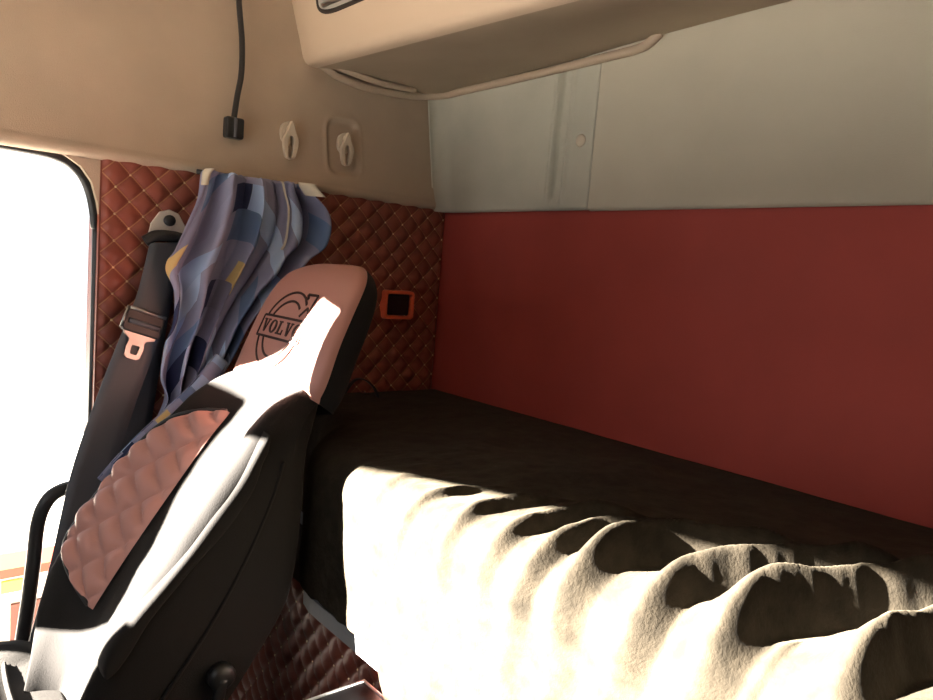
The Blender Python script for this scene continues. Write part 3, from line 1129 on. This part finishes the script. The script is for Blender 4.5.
def front_edge(x):
    return 1.772 - .037 * (x - .03)


# cross-section from rear bottom round the front lip to the top
xs = [-.15 + .01 * k for k in range(9)] + [-.06 + .012 * k for k in range(12)] + [.10 + .05 * k for k in range(46)]


def cab_section(x):
    lf = sstep(-.15, -.075, x)
    zf = front_edge(x) + .03 * (1 - lf) ** 2
    yb = -.018
    dy = .06 * (1 - lf) ** 2
    rear = interp([(-.15, 1.775), (-.05, 1.783), (.07, 1.796), (.45, 1.805), (.72, 1.818), (1.03, 1.826), (2.4, 1.85)], x)
    bot = [(yb, rear), (-.10, rear - .006), (-.25, (rear + zf) / 2 + .004), (-.38 + dy, zf + .006), (-.43 + dy, zf + .001)]
    lip = [(-.450 + dy, zf + .001), (-.463 + dy, zf + .007), (-.470 + dy, zf + .02)]
    frt = [(-.477 + dy, zf + .06), (-.497 + dy, zf + .16), (-.512 + dy, 2.05)]
    return bot, lip, frt


V, Fu, Ff = [], [], []
for x in xs:
    bot, lip, frt = cab_section(x)
    for y, z in bot + lip + frt:
        V.append((x - .18 * max(0, z - 1.80) * (1 - sstep(-.06, .3, x)), y, z))
n = 11
for i in range(len(xs) - 1):
    for j in range(n - 1):
        q = (i * n + j, (i + 1) * n + j, (i + 1) * n + j + 1, i * n + j + 1)
        (Fu if j < 4 else Ff).append(q)
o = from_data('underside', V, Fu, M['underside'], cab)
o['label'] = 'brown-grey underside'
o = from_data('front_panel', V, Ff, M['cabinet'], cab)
for o in [bpy.data.objects['underside'], bpy.data.objects['front_panel']]:
    bm = bmesh.new()
    bm.from_mesh(o.data)
    bmesh.ops.delete(bm, geom=[v for v in bm.verts if not v.link_faces], context='VERTS')
    bm.to_mesh(o.data)
    bm.free()
# recessed lamp in the front panel
lw = []
for k in range(40):
    a = 2 * math.pi * k / 40
    ca, sa = math.cos(a), math.sin(a)
    lw.append((.20 + .16 * math.copysign(abs(ca) ** .4, ca), 1.908 + .036 * math.copysign(abs(sa) ** .5, sa) - .006 * ca))
rim = tube('lamp_rim', [(x, -.4905 - .2 * (z - 1.9), z) for x, z in lw + lw[:1]], .006, M['seam'], cab, 8)
V = [(x, -.4935 - .2 * (z - 1.9), z) for x, z in lw]
gl = from_data('lamp_lens', V, [tuple(range(40))], M['glass'], cab, smooth=False)
gl['label'] = 'dim grey lens set in the front'
tube('lens_bar', [(.07, -.494, 1.892), (.33, -.494, 1.888)], .006, M['steel'], gl, 8)
# rubber edging where the cabinet meets the lining
sl = tube('edge_seal', catmull([(-.055, -.440, 1.792), (-.052, -.40, 1.776), (-.050, -.365, 1.765), (-.048, -.283, 1.757), (-.045, -.163, 1.763), (-.035, -.085, 1.774), (.0, -.035, 1.783), (.06, -.026, 1.787), (.237, -.024, 1.789), (.42, -.024, 1.791), (.588, -.024, 1.794), (.690, -.024, 1.797), (.725, -.024, 1.806), (.748, -.02, 1.824)], 8), .011, M['seal'], cab, 10)
tube('inner_seal', catmull([(-.04, -.40, 1.790), (-.025, -.33, 1.778), (-.02, -.24, 1.772), (-.02, -.13, 1.780)], 8), .009, M['seal'], cab, 8)

# ------------------------------------------------------------------ small fittings
gn = empty('gooseneck_lamp', (.0, -.67, 1.95))
tag(gn, 'black gooseneck lamp hanging against the beige side panel', 'lamp')
tube('neck', catmull([(-.095, -.664, 1.985), (-.055, -.664, 1.95), (-.04, -.664, 1.869), (-.028, -.657, 1.778), (-.016, -.660, 1.70), (-.006, -.672, 1.64), (.0, -.680, 1.586)], 8), .0072, M['plastic'], gn, 12)
hd = box('lamp_head', (-.012, -.703, 1.537), (.014, -.657, 1.588), M['plastic'], gn, .006)
tube('head_rib', [(.014, -.680, 1.540), (.014, -.680, 1.586)], .004, M['web'], hd, 8)
tube('mount', [(-.115, -.664, 1.99), (-.085, -.664, 1.985)], .022, M['plastic'], gn, 16)


def coat_hook(cy, cz, label, sc=1.0):
    x0 = upper_x(cz)
    t = empty('coat_hook', (x0, cy, cz))
    tag(t, label, 'hook', 'coat hooks on the side panel')
    def loop(pts, n=3):
        return [(p.x, p.y) for p in catmull([Vector((a, b, 0)) for a, b in pts], n, True)]
    def prism(name, lp, d0, d1, hole=None):
        k = len(lp)
        V, F = [], []
        for d in (d0, d1):
            V += [(x0 + d, cy + a * sc, cz + b * sc) for a, b in lp]
        if hole:
            for d in (d0, d1):
                V += [(x0 + d, cy + a * sc, cz + b * sc) for a, b in hole]
            for i in range(k):
                j = (i + 1) % k
                F += [(i, j, 2 * k + j, 2 * k + i), (k + i, k + j, 3 * k + j, 3 * k + i), (i, j, k + j, k + i), (2 * k + i, 2 * k + j, 3 * k + j, 3 * k + i)]
        else:
            F = [tuple(range(k)), tuple(range(k, 2 * k))] + [(i, (i + 1) % k, k + (i + 1) % k, k + i) for i in range(k)]
        return bevel(from_data(name, V, F, M['ivory'], t, smooth=False), .002, 2)
    prism('back_plate', loop([(-.004, .045), (-.022, .030), (-.022, -.002), (-.006, -.016), (.012, -.01), (.016, .02), (.010, .042)]), -.004, .010)
    prism('hook_prong', loop([(0, .046), (-.012, .018), (-.022, -.008), (-.014, -.045), (-.005, -.052), (.005, -.052), (.014, -.045), (.022, -.006), (.012, .018)]),
          .012, .024, loop([(0, .006), (-.005, .003), (-.008, -.008), (-.006, -.040), (-.002, -.047), (.002, -.047), (.006, -.040), (.008, -.008), (.005, .003)]))
    tube('peg', [(x0 + .006, cy, cz + .025), (x0 + .020, cy, cz + .025)], .010, M['ivory'], t, 12)
    return t


coat_hook(-.524, 1.566, 'ivory coat hook on the flat beige panel, nearer the gooseneck lamp')
h2 = coat_hook(-.355, 1.572, 'ivory coat hook set in the moulded rounded recess of the panel', .92)

cp = tube('screw_cap', [(.540, -.010, 1.606), (.540, -.0165, 1.606), (.540, -.0185, 1.606)], lambda t: .016 if t < .9 else .012, M['ivory'], seg=20)
tag(cp, 'round ivory screw cap on the grey panel right of the rib', 'cap')

# switch plate with orange-red frame on the quilted lining
sw = empty('wall_switch', (.008, -.165, 1.148))
tag(sw, 'dark wall switch in an orange-red frame on the quilted lining', 'switch')


def rr(hy, hz, r, n=6):
    out = []
    for cy_, cz_, a0 in ((hy - r, hz - r, 0), (-hy + r, hz - r, 90), (-hy + r, -hz + r, 180), (hy - r, -hz + r, 270)):
        for k in range(n + 1):
            a = math.radians(a0 + 90 * k / n)
            out.append((cy_ + r * math.cos(a), cz_ + r * math.sin(a)))
    return out


oo, ii = rr(.054, .043, .012), rr(.043, .032, .006)
k = len(oo)
V = [(x, -.165 + a, 1.148 + b) for x, lp in ((.004, oo), (.030, [(a * .97, b * .97) for a, b in oo]), (.030, ii), (.014, ii)) for a, b in lp]
F = []
for r_ in range(3):
    for i in range(k):
        F.append((r_ * k + i, r_ * k + (i + 1) % k, (r_ + 1) * k + (i + 1) % k, (r_ + 1) * k + i))
o = bevel(from_data('frame', V, F, M['redframe'], sw, smooth=False), .003, 3)
o['label'] = 'orange-red frame'
box('rocker', (.010, -.205, 1.118), (.020, -.125, 1.178), M['plastic'], sw, .003)

# loose strap with metal clip at the corner of the bunk
st = empty('loose_strap', (.10, -.31, .89))
tag(st, 'small dark strap with a shiny clip on the bunk behind the headrest', 'strap')
strap('strap_loop', [(.07, -.36, .90), (.075, -.335, .935), (.085, -.31, .940), (.10, -.285, .92), (.11, -.275, .893)], [wdir(.0, .0, .014)] * 5, .003, M['plastic'], st)
o = box('clip', (.100, -.325, .903), (.118, -.305, .911), M['chrome'], st, .002)
o['label'] = 'shiny metal clip'

# ------------------------------------------------------------------ outside the door
ks = empty('roadside_kiosk', (-2.6, -.4, -1.2))
tag(ks, 'red and cream kiosk with a yellow sign, outside the open door', 'kiosk')
box('wall_panel', (-2.75, -1.2, -1.2), (-2.55, .5, -.50), M['kioskcream'], ks)
box('red_fascia', (-2.77, -1.2, -.545), (-2.53, .5, -.495), M['kioskred'], ks)
box('yellow_sign', (-2.549, -.79, -.63), (-2.535, -.69, -.565), M['yellow'], ks)
box('timber_panel', (-2.549, -.745, -1.02), (-2.53, -.60, -.70), M['brown'], ks)
box('red_plinth', (-2.549, -1.2, -1.19), (-2.52, .5, -.99), M['kioskred'], ks)
